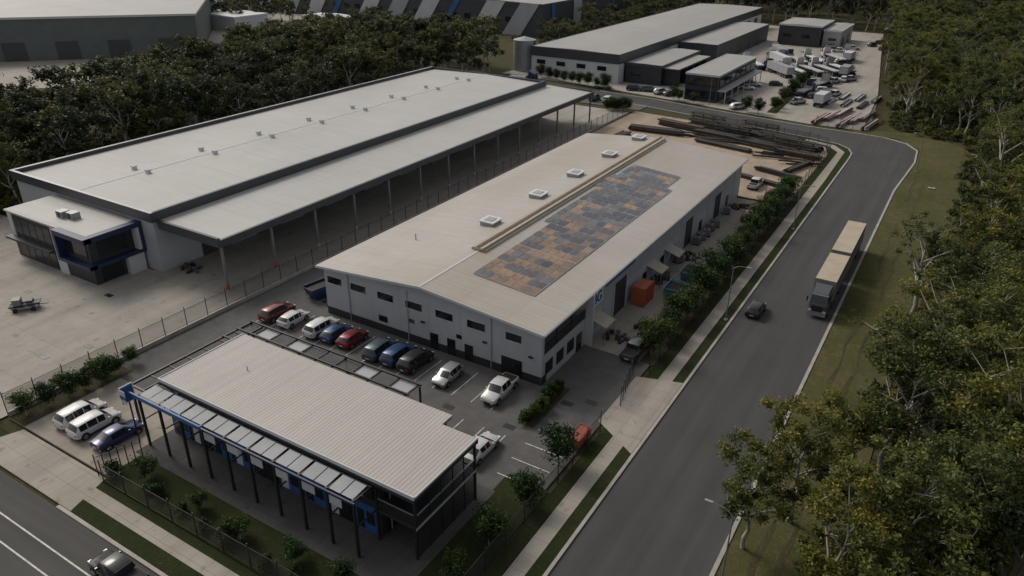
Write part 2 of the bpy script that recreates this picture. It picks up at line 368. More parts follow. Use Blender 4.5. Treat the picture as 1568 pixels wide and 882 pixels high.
def inpoly(x,y,P):
    c=False;j=len(P)-1
    for i in range(len(P)):
        if (P[i][1]>y)!=(P[j][1]>y) and x<(P[j][0]-P[i][0])*(y-P[i][1])/(P[j][1]-P[i][1])+P[i][0]: c=not c
        j=i
    return c
def scatter(parent,meshes,P,sp,smin,smax,name):
    xs=[p[0] for p in P];ys=[p[1] for p in P]; x=min(xs)
    while x<max(xs):
        y=min(ys)
        while y<max(ys):
            X=x+random.uniform(-.45,.45)*sp; Y=y+random.uniform(-.45,.45)*sp
            if inpoly(X,Y,P): inst(name,random.choice(meshes),(X,Y,0),random.uniform(0,6.28),random.uniform(smin,smax),parent)
            y+=sp
        x+=sp
fe=empty('eucalypt_forest')
right=[(.5,20),(30,20),(34,520),(12,520),(-20,420),(-34,345),(-20,225),(-15,205),(-4,204),(3.5,194),(5.5,170),(4.2,150),(3.2,130),(2.2,110),(1.6,92),(1,70)]
scatter(fe,gumA+gumA+[gumS],right,5.8,.65,1.12,'tree')
scatter(fe,und,[(-1,20),(20,20),(20,230),(-18,230),(-16,203),(3,190),(4,170),(2.4,130),(.5,100),(-1,60)],3.2,.5,1.2,'undergrowth')
fw=empty('woodland')
left=[(-150,30),(-133,42),(-132,60),(-132,170),(-124,186),(-135,212),(-165,218),(-200,196),(-200,150),(-185,105),(-172,60)]
scatter(fw,gumB,left,8.0,.72,1.08,'tree')
scatter(fw,gumB,[(-200,196),(-165,220),(-185,262),(-235,262),(-232,205),(-205,140)],9,.45,.7,'tree')
scatter(fw,und,[(-160,40),(-131,40),(-131,175),(-160,175)],4.5,.7,1.3,'undergrowth')
ft=empty('distant_woodland')
scatter(ft,gumB,[(-145,400),(-20,372),(-8,375),(40,375),(90,900),(-400,900),(-400,520),(-145,520)],12,.9,1.4,'tree')
scatter(ft,gumB,[(-330,190),(-290,200),(-262,262),(-330,268)],10,.6,.9,'tree')
scatter(ft,gumB,[(-135,222),(-124,222),(-124,380),(-150,395),(-152,300)],8,.5,.75,'tree')
for (x,y,k,s) in ((-4.5,52.5,0,.88),(-7.0,47.5,2,.8),(3,64,1,1.0),(1.8,77,3,.85),(-1,60,4,.9),(9,57,1,1.0),(4,48,0,1.0),(-.5,43,3,.85),(7,70,0,1.05),(8,84,1,1.0),(4.5,92,2,.9)):
    inst('gum_tree',gumA[k],(x,y,0),random.uniform(0,6),s)
for (x,y,s) in ((2.2,70,1.0),(5.5,60.5,.95),(0,98,.8)): inst('gum_tree',gumS,(x,y,0),x*2,s)
for i,y in enumerate(np.arange(71.5,138,2.7)):
    inst('hedge_tree',shr[i%2],(-24.2+random.uniform(-.3,.3),y+random.uniform(-.4,.4),.05),random.uniform(0,6),random.uniform(.95,1.4))
for (x,y,s) in ((-24.2,48.5,1.2),(-24.2,42.5,1.05),(-24.3,37,1.0),(-24.6,33,.8),(-29.6,53.5,.55),(-29.4,55.2,.5),(-71.5,34,1.0),(-72.3,31,.9),(-72.2,29,.8),(-71.8,36,.8),(-72.5,27,.9),(-72.2,32.6,.7),(-72.4,35.2,.7),(-72.4,38.5,.6)):
    inst('small_tree',shr[random.randint(0,1)],(x,y,.1),random.uniform(0,6),s)
for i in range(11):
    inst('shrub',shr[2],(-56.5+i*3+random.uniform(-1,1),26.4+random.uniform(-.3,.3),.1),random.uniform(0,6),random.uniform(.6,1.2))
for i in range(7): inst('shrub',shr[2],(-29.8+random.uniform(-.2,.2),52.5+i*1.1,.1),i,random.uniform(.7,1.1))
for x,y in ((-54,27.6),(-47,27.6),(-41.5,27.0),(-36,27.5),(-31.5,28)): inst('small_tree',shr[1],(x,y,.1),x,random.uniform(.6,.8))
for i in range(14): inst('hedge_tree',shr[i%3],(-43.5-.15*i,203+i*4,.05),i,random.uniform(.8,1.2))
for i in range(10): inst('hedge_tree',shr[i%2],(-75.5-.5*i,181-.2*i,.05),i,random.uniform(.7,1.1))
for i in range(9): inst('hedge_tree',shr[i%2],(-92-3*i,203+.6*i,.05),i,random.uniform(.9,1.3))
for x,y in ((-68,199.6),(-64,199.2),(-70,200.5),(-49,197.5),(-46,197)): inst('hedge_tree',shr[0],(x,y,.05),x,random.uniform(.8,1.2))
sheet('planting_strip',[(-44.5,200),(-42,200),(-44,258),(-46.5,258)],.11,M_lawn)
sheet('planting_bed',rect(-30.7,-28.9,52,60),.125,M_dirt)
sheet('planting_bed',rect(-24.9,-23.2,69,138),.125,M_dirt)
sheet('planting_bed',rect(-73.5,-70.9,25.9,37.5),.125,M_dirt)

# ------------------------------------------------------------------ main factory building
E=empty('factory_building',(-47.2,59,0))
b=MB(); x0,x1,y0,y1=-62.6,-31.9,58.9,131.4
b.box(x0,x1,y0,y1,0,3.6,M_wall)
ez=6.75
g=lambda x: ez+1.3*(1-abs(x+47.2)/15.9)
b.add([(x0,y0,3.6),(x1,y0,3.6),(x1,y0,g(x1)),(-47.2,y0,g(-47.2)),(x0,y0,g(x0)),(x0,y1,3.6),(x1,y1,3.6),(x1,y1,g(x1)),(-47.2,y1,g(-47.2)),(x0,y1,g(x0))],
      [(0,1,2,3,4),(9,8,7,6,5),(0,4,9,5)],M_wall)
b.add([(x1,69,3.6),(x1,y1,3.6),(x1,y1,g(x1)),(x1,69,g(x1))],[(0,1,2,3)],M_clad)
b.obj('walls',E)
b=MB()
rx0,rx1,ry0,ry1=-63.0,-31.25,58.0,132
for s in (-1,1):
    xe=rx0 if s<0 else rx1
    b.add([(xe,ry0,ez+.12),(-47.15,ry0,8.2),(-47.15,ry1,8.2),(xe,ry1,ez+.12)],[(0,1,2,3) if s<0 else (3,2,1,0)],M_roofM)
b.obj('roof',E)
b=MB()
for s in (-1,1):
    xe=rx0 if s<0 else rx1
    for y in (ry0,ry1):
        b.add([(xe,y-.04,ez-.16),(-47.15,y-.04,7.92),(-47.15,y-.04,8.215),(xe,y-.04,ez+.135),(xe,y+.04,ez-.16),(-47.15,y+.04,7.92),(-47.15,y+.04,8.215),(xe,y+.04,ez+.135)],
          [(0,1,2,3),(7,6,5,4),(3,2,6,7),(0,4,5,1)],M_wallw)
    b.add([(xe,ry0,ez-.02),(-47.15,ry0,8.08),(-47.15,ry1,8.08),(xe,ry1,ez-.02)],[(3,2,1,0)],M_clad)
    b.box(xe-.1,xe+.1,ry0,ry1,ez-.12,ez+.08,M_wallw)
b.obj('fascia_and_gutter',E)
b=MB()
b.box(-48.3,-46.2,70,130.8,8.02,8.35,M_tan); b.box(-48.0,-46.5,69.8,131,8.352,8.62,M_tan); b.box(-47.5,-47.0,69.9,130.9,8.622,8.70,M_tim2)
for y in (79,92,104,117,130):
    b.box(-52.3,-50.3,y-1.1,y+1.1,7.7,8.35,M_galv); b.box(-52.45,-50.15,y-1.25,y+1.25,8.352,8.48,M_white); b.box(-51.9,-50.7,y-.7,y+.7,8.482,8.55,M_clad)
b.tube((-57,70,7.2),(-57,70,8.2),.08,.08,M_galv,8,True)
b.box(-47.3,-47.0,58.1,70,8.205,8.23,M_wallw)
b.obj('ridge_vent_and_roof_ventilators',E)
b=MB()
b.box(x0,-31.93,y0-.04,y0-.003,.0,1.1,M_dark)
for x,w in ((-61.0,2.2),(-57.2,2.3),(-53.0,2.3),(-48.8,2.3),(-44.5,2.3),(-40.2,2.3),(-35.4,1.9)):
    b.box(x-w/2,x+w/2,y0-.05,y0-.004,4.5,5.45,M_glass); b.box(x-.04,x+.04,y0-.07,y0-.052,4.5,5.45,M_black)
    b.box(x-w/2-.1,x+w/2+.1,y0-.08,y0-.004,5.452,5.53,M_wallw); b.box(x-w/2-.1,x+w/2+.1,y0-.08,y0-.004,4.41,4.498,M_wallw)
for x in (-49.2,-42.5): b.box(x-.35,x+.35,y0-.05,y0-.004,2.6,3.1,M_glass)
for x in (-46.0,-43.6,-41.2,): b.box(x-.55,x+.55,y0-.055,y0-.004,.12,2.2,M_glass)
b.box(-36.9,-34.3,y0-.055,y0-.004,.12,2.3,M_glass); b.box(-54.2,-52.9,y0-.055,y0-.004,1.5,2.3,M_glass)
for x in (-58.9,-55.1,-50.9,-46.7,-42.3,-38.1): b.box(x-.02,x+.02,y0-.012,y0-.004,1.1,g(x)-.1,M_clad)
for x in (-47.5,-39.0,-33.2): b.box(x-.25,x+.25,y0-.25,y0-.004,3.2,3.35,M_black)
for x in (-59,-50,-38.5): b.tube((x+.3,y0-.07,.1),(x+.3,y0-.07,ez-.1),.05,.05,M_clad,6)
b.obj('front_windows_and_doors',E)
b=MB()
X=x1
b.add([(X-.0,y0,3.6),(X-.0,y0+.5,3.6),(X,y0+.5,g(X)),(X,y0,g(X))],[(0,1,2,3)],M_wall)
b.box(X-1.9,X-1.8,y0+.1,69,3.6,6.6,M_glass)
b.box(X-1.8,X,68.9,69.1,3.6,6.7,M_wallw)
b.box(X-1.8,X+.02,y0+.5,69,3.602,3.7,M_clad)
b.box(X-.04,X+.04,y0+.5,68.9,3.7,4.75,M_shade); b.box(X-.05,X+.05,y0+.5,68.9,4.752,4.82,M_black)
for y in (62.2,65.6): b.box(X-.1,X+.02,y-.06,y+.06,3.7,6.6,M_black)
for y in (60.5,63,65.5): b.box(X+.004,X+.06,y-.8,y+.8,1.0,2.5,M_glass)
b.box(X+.004,X+.06,67,68.3,.1,2.3,M_glass)
b.box(X+.004,X+.05,y0,y0+1.0,.1,1.1,M_dark)
b.box(X+.003,X+.9,69.2,69.45,0,6.7,M_wallw)
for y,w,h in ((78.8,3.6,4.6),(104,3.4,4.4),(118,3.4,4.2)):
    b.box(X+.004,X+.07,y-w/2,y+w/2,.1,h,M_dark)
    for k in range(8): b.box(X+.072,X+.09,y-w/2,y+w/2,.1+k*h/8,.16+k*h/8,M_fascia)
    b.box(X+.004,X+.14,y-w/2-.15,y-w/2-.01,.1,h+.1,M_wallw);b.box(X+.004,X+.14,y+w/2+.01,y+w/2+.15,.1,h+.1,M_wallw)
for y in (87,93.5,98,110,124): b.box(X+.004,X+.06,y-.7,y+.7,.2,2.3,M_glass if y!=98 else M_blue)
for y in (74,83.5,90,96,100.5,107.5,113,122,127): b.box(X+.003,X+.09,y-.05,y+.05,.1,6.6,M_wallw)
for y in (71.5,89,95.5):
    b.add([(X+.01,y-1.3,3.0),(X+.01,y+1.3,3.0),(X+2.2,y+1.3,2.3),(X+2.2,y-1.3,2.3),(X+.01,y-1.3,3.08),(X+.01,y+1.3,3.08),(X+2.2,y+1.3,2.38),(X+2.2,y-1.3,2.38)],[(3,2,1,0),(4,5,6,7),(3,7,6,2),(0,4,7,3),(1,2,6,5)],M_tan)
    b.tube((X+2.1,y-1.25,.1),(X+2.1,y-1.25,2.35),.05,.05,M_galv);b.tube((X+2.1,y+1.25,.1),(X+2.1,y+1.25,2.35),.05,.05,M_galv)
b.box(X+.092,X+.13,74.3,83,5.5,5.9,M_blue)
b.box(X+.02,X+.06,69.6,73.6,4.0,6.1,M_white)
b.obj('side_doors_and_awnings',E)
def text(name,s,size,loc,rot,m,parent):
    c=bpy.data.curves.new(name,'FONT'); c.body=s; c.size=size; c.extrude=.03; c.offset=.02
    c.materials.append(m); o=bpy.data.objects.new(name,c); COL.objects.link(o); o.rotation_euler=rot; o.parent=parent; o.location=Vector(loc)-parent.location
    return o
text('sign_letters','EBG',1.9,(X+.1,69.8,4.4),(math.pi/2,0,math.pi/2),M_blue,E)
# solar: portrait modules in landscape rows, slightly different tilt per module
b=MB(); pm=[]
for i,c in enumerate([(.07,.065,.07),(.16,.105,.07),(.035,.042,.06),(.24,.15,.09),(.10,.10,.11)]):  # brown tints paint the warm sky reflection into the cell base colour
    m,nt,p=nodes('solar_cells_sky_tint_%d'%i); v=coords(nt); sp=nt.nodes.new('ShaderNodeSeparateXYZ'); nt.links.new(v,sp.inputs[0])
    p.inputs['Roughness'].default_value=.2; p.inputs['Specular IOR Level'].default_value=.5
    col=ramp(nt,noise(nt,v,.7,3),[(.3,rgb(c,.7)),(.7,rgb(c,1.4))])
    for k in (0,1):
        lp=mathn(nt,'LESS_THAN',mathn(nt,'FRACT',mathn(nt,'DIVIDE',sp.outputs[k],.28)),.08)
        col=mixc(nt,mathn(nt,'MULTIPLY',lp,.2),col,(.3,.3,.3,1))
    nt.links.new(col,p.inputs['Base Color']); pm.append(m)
sl=(8.2-6.87)/15.9
M_rail=mat('panel_frame_aluminium',(.46,.45,.44),.45,.05,1)
def panels(xa,xb,ya,yb,wt):
    nx=round((xb-xa)/1.03); ny=round((yb-ya)/1.68)
    z=lambda x:8.2-sl*(x+47.15)+.14
    last=None
    for j in range(ny):
        for i in range(nx):
            px,qx=xa+i*1.03,xa+i*1.03+.93; py,qy=ya+j*1.68,ya+j*1.68+1.57
            dz=[random.uniform(-.012,.012) for _ in range(2)]
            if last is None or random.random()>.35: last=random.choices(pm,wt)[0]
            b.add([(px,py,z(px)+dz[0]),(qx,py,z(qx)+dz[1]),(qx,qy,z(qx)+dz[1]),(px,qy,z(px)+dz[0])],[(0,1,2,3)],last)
    e=xa+nx*1.03; f=ya+ny*1.68
    b.add([(xa-.1,ya-.1,z(xa)-.035),(e,ya-.1,z(e)-.035),(e,f,z(e)-.035),(xa-.1,f,z(xa)-.035)],[(0,1,2,3)],M_rail)
panels(-44.3,-36.0,64.5,74.6,[3,6,1,5,2]); panels(-44.3,-36.0,74.7,83.1,[4,4,2,4,2]); panels(-45.4,-36.0,83.3,93.4,[5,1,7,1,4]); panels(-45.4,-36.0,93.5,100.2,[5,1,6,1,4]); panels(-46.4,-36.2,100.3,107,[4,3,3,2,4]); panels(-45.4,-37.2,107.1,113.8,[3,3,3,2,4])  # nearest blocks weighted to the browns: painted sky reflection, slate further back
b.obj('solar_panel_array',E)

# ------------------------------------------------------------------ left warehouse
E=empty('warehouse',(-107,55,0)); b=MB()
b.box(-124,-90.3,55.3,162.7,0,7.9,M_wall); b.obj('walls',E)
b=MB()
b.add([(-123.8,55.2,8.45),(-107,55.2,8.9),(-107,162.8,8.9),(-123.8,162.8,8.45)],[(0,1,2,3)],M_roofL)
b.add([(-107,55.2,8.9),(-90.3,55.2,8.45),(-90.3,162.8,8.45),(-107,162.8,8.9)],[(0,1,2,3)],M_roofL)
b.add([(-90.0,56,7.75),(-78,56,7.35),(-78,165,7.35),(-90.0,165,7.75)],[(0,1,2,3)],M_roofL)
b.box(-107.15,-106.85,55.3,162.7,8.88,8.94,M_wallw)
b.obj('roof',E)
b=MB()
b.box(-124.3,-89.7,54.8,55.15,7.7,9.05,M_fascia); b.box(-124.3,-89.7,162.8,163.1,7.7,9.05,M_fascia)
b.box(-124.3,-123.85,55.15,162.8,7.7,9.05,M_fascia); b.box(-90.2,-89.75,55.15,162.8,7.65,9.05,M_fascia)
b.box(-124.35,-89.6,54.75,55.2,9.052,9.11,M_galv); b.box(-124.35,-123.8,55.2,162.8,9.052,9.11,M_galv)
b.box(-89.7,-77.6,55.6,56.0,6.6,7.85,M_fascia); b.box(-78.0,-77.6,56,165.2,6.5,7.5,M_fascia); b.box(-89.7,-78,165,165.2,6.6,7.8,M_fascia)
b.box(-89.7,-78.0,56.01,164.9,6.85,6.9,M_fascia)
b.obj('fascia',E)
b=MB()
for i in range(14):
    y=56.4+i*8.33; b.box(-78.35,-78.05,y-.15,y+.15,.1,6.85,M_pole); b.box(-78.7,-77.7,y-.45,y+.45,.1,.18,M_kerb)
    b.box(-78.39,-78.01,y-.19,y+.19,.18,.9,M_orange if i<2 else M_tan)
    b.box(-89.5,-78.1,y-.1,y+.1,6.5,6.848,M_fascia)
for i in range(10):
    y=62+i*10; b.box(-90.25,-90.15,y,y+5,.1,5,M_fascia)
b.obj('canopy_posts_and_doors',E)
b=MB()
for i in range(8):
    for x in (-109.5,-106):
        y=66+i*12.5; b.box(x-.3,x+.3,y-.3,y+.3,8.7,9.3,M_white); b.box(x-.4,x+.4,y-.4,y+.4,9.302,9.4,M_clad)
b.obj('roof_vents',E)
b=MB()
b.box(-113,-94,48,55.2,.0,3.0,M_dark); b.box(-113,-94,48,55.2,3.002,6.9,M_dark)
b.box(-113.3,-93.7,47.7,55,6.902,7.15,M_wallw)
b.box(-113,-94,48,54.9,7.152,7.18,M_roofL)
b.obj('office_walls',E)
b=MB()
b.box(-102.3,-100.2,47.85,47.99,.1,6.9,M_wallw);b.box(-113.0,-112,47.85,47.99,3.1,6.9,M_wallw)
b.box(-111.8,-102.4,47.9,47.98,3.9,6.2,M_glass); b.box(-99.8,-94.6,47.9,47.98,3.9,6.3,M_glass)
b.box(-111.8,-102.4,47.9,47.98,.6,2.6,M_glass)
for k in range(5): b.box(-110+k*1.8,-109.9+k*1.8,47.86,47.898,.6,6.2,M_fascia)
b.box(-113.4,-102.4,47.0,47.98,3.0,3.3,M_dark)
b.box(-93.98,-93.9,49.2,54.2,3.8,6.3,M_glass); b.box(-93.98,-93.9,49,52,.3,2.6,M_glass)
b.box(-94,-92.9,47.1,55.2,2.8,3.3,M_navy); b.box(-100.1,-92.9,46.9,48,2.801,3.301,M_navy)
b.box(-94,-92.9,47.1,55.2,6.5,7.2,M_navy); b.box(-100.1,-92.9,46.9,48,6.501,7.201,M_navy)
b.box(-100.1,-99.6,46.9,47.99,3.3,6.5,M_navy); b.box(-93.4,-92.9,54.7,55.2,3.3,6.5,M_navy)
b.box(-93.99,-93.2,52.5,54.9,.1,2.7,M_wallw); b.box(-93.97,-92.95,54.25,54.7,3.3,6.5,M_wallw)
b.box(-104,-102.6,50,51.2,7.18,8.1,M_galv); b.box(-102.2,-100.8,50.4,51.6,7.18,8.1,M_galv)
for x,y in((-103.3,49.95),(-101.5,50.35)): b.tube((x,y,7.65),(x,y+.04,7.65),.4,.4,M_black,12,True)
b.obj('office_windows_and_frames',E)

# ------------------------------------------------------------------ front office building
E=empty('office_building',(-43,37,0)); b=MB()
b.box(-57.2,-32,33.2,42.2,0.1,6.15,M_dark); b.obj('walls',E)
rp=[(-57.7,32.7),(-28.1,32.7),(-28.0,41.0),(-31.6,41.0),(-31.6,42.5),(-57.6,42.5)]
b=MB(); b.prism(rp,6.32,6.5,M_wallw,M_roofF); b.obj('roof',E)
b=MB(); b.prism([(p[0]*.998-.1,p[1]*.996+.13) for p in rp],6.16,6.318,M_dark)
b.box(-57.8,-28.0,32.58,32.69,6.25,6.58,M_wallw); b.box(-57.8,-28.0,32.6,32.69,5.9,6.249,M_dark); b.box(-28.06,-27.95,32.7,41.05,6.0,6.4,M_black); b.box(-28.07,-27.94,32.7,41.05,6.402,6.58,M_wallw)
b.box(-57.83,-57.72,32.7,42.5,6.2,6.57,M_wallw)
b.tube((-52,38,6.5),(-52,38,6.95),.05,.05,M_galv,8,True)
b.obj('fascia',E)
b=MB()
PX=[-58.1,-55.2,-52.3,-49.4,-46.5,-43.6,-40.7,-37.8,-34.9,-32.2]
for x in PX: b.box(x-.1,x+.1,30.5,30.7,.1,5.85,M_black); b.box(x-.06,x+.06,30.7,33.2,5.6,5.74,M_black); b.box(x-.05,x+.05,30.79,33.2,3.0,3.12,M_black)
b.box(-59.2,-49.3,30.32,30.48,5.5,5.9,M_blue); b.box(-49.3,-31.9,30.32,30.48,5.6,5.8,M_navy)
b.box(-58.1,-32,32.35,32.47,5.75,5.88,M_black); b.box(-58.1,-32,31.4,31.48,5.62,5.72,M_black)
b.box(-28.3,-28.1,32.75,32.95,.1,6.2,M_black); b.box(-28.25,-28.07,40.7,40.9,.1,6.2,M_black); b.box(-32.1,-31.9,32.75,32.95,.1,6.2,M_black)
b.box(-32,-28.1,32.8,40.9,3.1,3.35,M_dark); b.box(-28.09,-28.04,32.75,40.9,3.12,3.33,M_clad)
b.box(-28.2,-28.12,33,40.7,3.35,4.4,M_shade); b.box(-32,-28.2,32.85,32.9,3.35,4.4,M_shade)
b.box(-28.22,-28.1,33,40.7,4.402,4.46,M_galv); b.box(-32,-28.2,32.83,32.92,4.402,4.46,M_galv)
for k in range(1,5): b.box(-28.2,-28.12,33+k*1.55-.04,33+k*1.55+.04,.1,6.1,M_black)
b.box(-31.98,-31.9,33.8,42,3.6,6.1,M_glass); b.box(-31.98,-31.9,33.8,42,.2,2.9,M_glass)
for k in range(4): b.box(-31.89,-31.85,34.2+k*2,34.3+k*2,.2,6.1,M_clad)
b.box(-28.16,-28.13,33,40.7,.2,3.1,M_shade)
b.obj('posts_and_deck',E)
M_awn=mat('sunshade_panel',(.27,.28,.295),.6,.12,.6); M_hang=mat('hanging_panel',(.42,.43,.45),.6,.1,.6)
b=MB()
for i in range(9):
    xa,xb=PX[i]+.14,PX[i+1]-.14; xm=(xa+xb)/2
    for (p,q) in ((xa,xm-.05),(xm+.05,xb)):
        b.add([(p,30.7,5.78),(q,30.7,5.78),(q,32.3,5.92),(p,32.3,5.92),(p,30.7,5.75),(q,30.7,5.75),(q,32.3,5.89),(p,32.3,5.89)],[(0,1,2,3),(7,6,5,4),(0,4,5,1),(3,2,6,7)],M_awn)
    if i>=3: b.box(xa+.1,xm+.15,30.52,30.56,4.5,5.58,M_hang)
    b.box(xa+.2,xb-.2,33.1,33.18,3.7,5.0,M_glass)
    b.box(xa+.1,xb-.1,33.1,33.185,.12,2.9,M_glass if i%3==1 else M_blue)
    b.box(xa+.3,xm-.2,33.06,33.098,.3,2.2,M_wallw if i%2 else M_glass); b.box(xm+.1,xb-.3,33.06,33.098,1.0,2.2,M_glass)
    b.box(xa+.3,xb-.3,33.1,33.18,5.2,5.85,M_navy if i%2 else M_glass)
b.obj('sunshades_and_windows',E)
b=MB(); b.box(-59.6,-59.5,29.8,31.1,4.6,6.4,M_wallw); b.box(-59.62,-59.48,30.4,30.5,0.1,4.6,M_black); b.box(-59.48,-59.46,29.9,31.0,4.7,6.3,M_blue)
b.box(-59.55,-58.7,29.75,29.79,4.9,6.3,M_wallw); b.obj('sign_panel',E)
text('sign_letters','EBG',.5,(-59.5,29.73,5.4),(math.pi/2,0,0),M_blue,E)
E=empty('carport_pergola',(-50,46,0)); b=MB(); zp=4.75
for x in np.arange(-61.5,-38.0,2.3): b.box(x-.07,x+.07,42.6,46.6,zp,zp+.14,M_black)
for y in (42.7,44.6,46.5): b.box(-61.6,-38.1,y-.09,y+.09,zp+.142,zp+.3,M_black)
for x in (-61.5,-54.6,-47.7,-38.3): b.box(x-.07,x+.07,46.4,46.56,.1,zp,M_black)
for i in range(10):
    if i%3!=2: b.box(-61.4+i*2.3,-59.3+i*2.3,44.7,46.4,zp-.04,zp-.01,M_clad if i%2 else M_shade)
b.box(-61.6,-61.4,32,46.5,zp,zp+.2,M_black); b.box(-61.6,-58,31.9,32.05,zp,zp+.2,M_black); b.box(-61.6,-61.4,31.9,32.1,.1,zp,M_black); b.box(-59.8,-59.65,32,46.5,zp,zp+.15,M_black)
for k in range(6): b.box(-61.4,-59.8,34+k*2,34.12+k*2,zp,zp+.12,M_black)
b.obj('frame',E)

# ------------------------------------------------------------------ fences
def fence(name,pts,h=2.1,z=.1,step=3,mm=M_fence,plinth=0):
    b=MB()
    for i in range(len(pts)-1):
        p,q=Vector(pts[i]),Vector(pts[i+1]); d=q-p; n=max(1,round(d.length/step))
        for k in range(n+1):
            c=p+d*k/n; b.tube((c.x,c.y,z),(c.x,c.y,z+h+.35+plinth),.05,.05,M_black,6,True)
        b.tube((p.x,p.y,z+h+plinth),(q.x,q.y,z+h+plinth),.03,.03,M_black,5)
        b.tube((p.x,p.y,z+.15+plinth),(q.x,q.y,z+.15+plinth),.025,.025,M_black,5)
        b.face([(p.x,p.y,z+.1+plinth),(q.x,q.y,z+.1+plinth),(q.x,q.y,z+h+plinth),(p.x,p.y,z+h+plinth)],mm)
        if plinth:
            u=d.normalized(); nn=Vector((-u.y,u.x))*.12
            b.add([(p.x+nn.x,p.y+nn.y,0),(q.x+nn.x,q.y+nn.y,0),(q.x-nn.x,q.y-nn.y,0),(p.x-nn.x,p.y-nn.y,0),(p.x+nn.x,p.y+nn.y,z+plinth),(q.x+nn.x,q.y+nn.y,z+plinth),(q.x-nn.x,q.y-nn.y,z+plinth),(p.x-nn.x,p.y-nn.y,z+plinth)],[(0,1,5,4),(4,5,6,7),(2,3,7,6),(0,4,7,3),(1,2,6,5)],M_kerb)
    return b.obj(name)
fence('boundary_fence',[(-74,26),(-74,178)],2.1,plinth=.45)
fence('chain_wire_fence',[(-23.1,26),(-23.1,55)])
fence('chain_wire_fence',[(-23.1,67.5),(-23.1,168),(-24.6,173.4),(-29,175.8),(-52,180)])
fence('chain_wire_fence',[(-57,25.25),(-23.1,25.6)])
fence('chain_wire_fence',[(-150,24.9),(-74,25.2)])
fence('sliding_gate',[(-24.8,67.4),(-23.2,60)],2.0,step=1.2)
fence('sliding_gate',[(-58.2,25.5),(-56.8,29)],2.0,step=.6)
fence('chain_wire_fence',[(-31,193.6),(-20,194),(-22,230),(-34,330)],2)

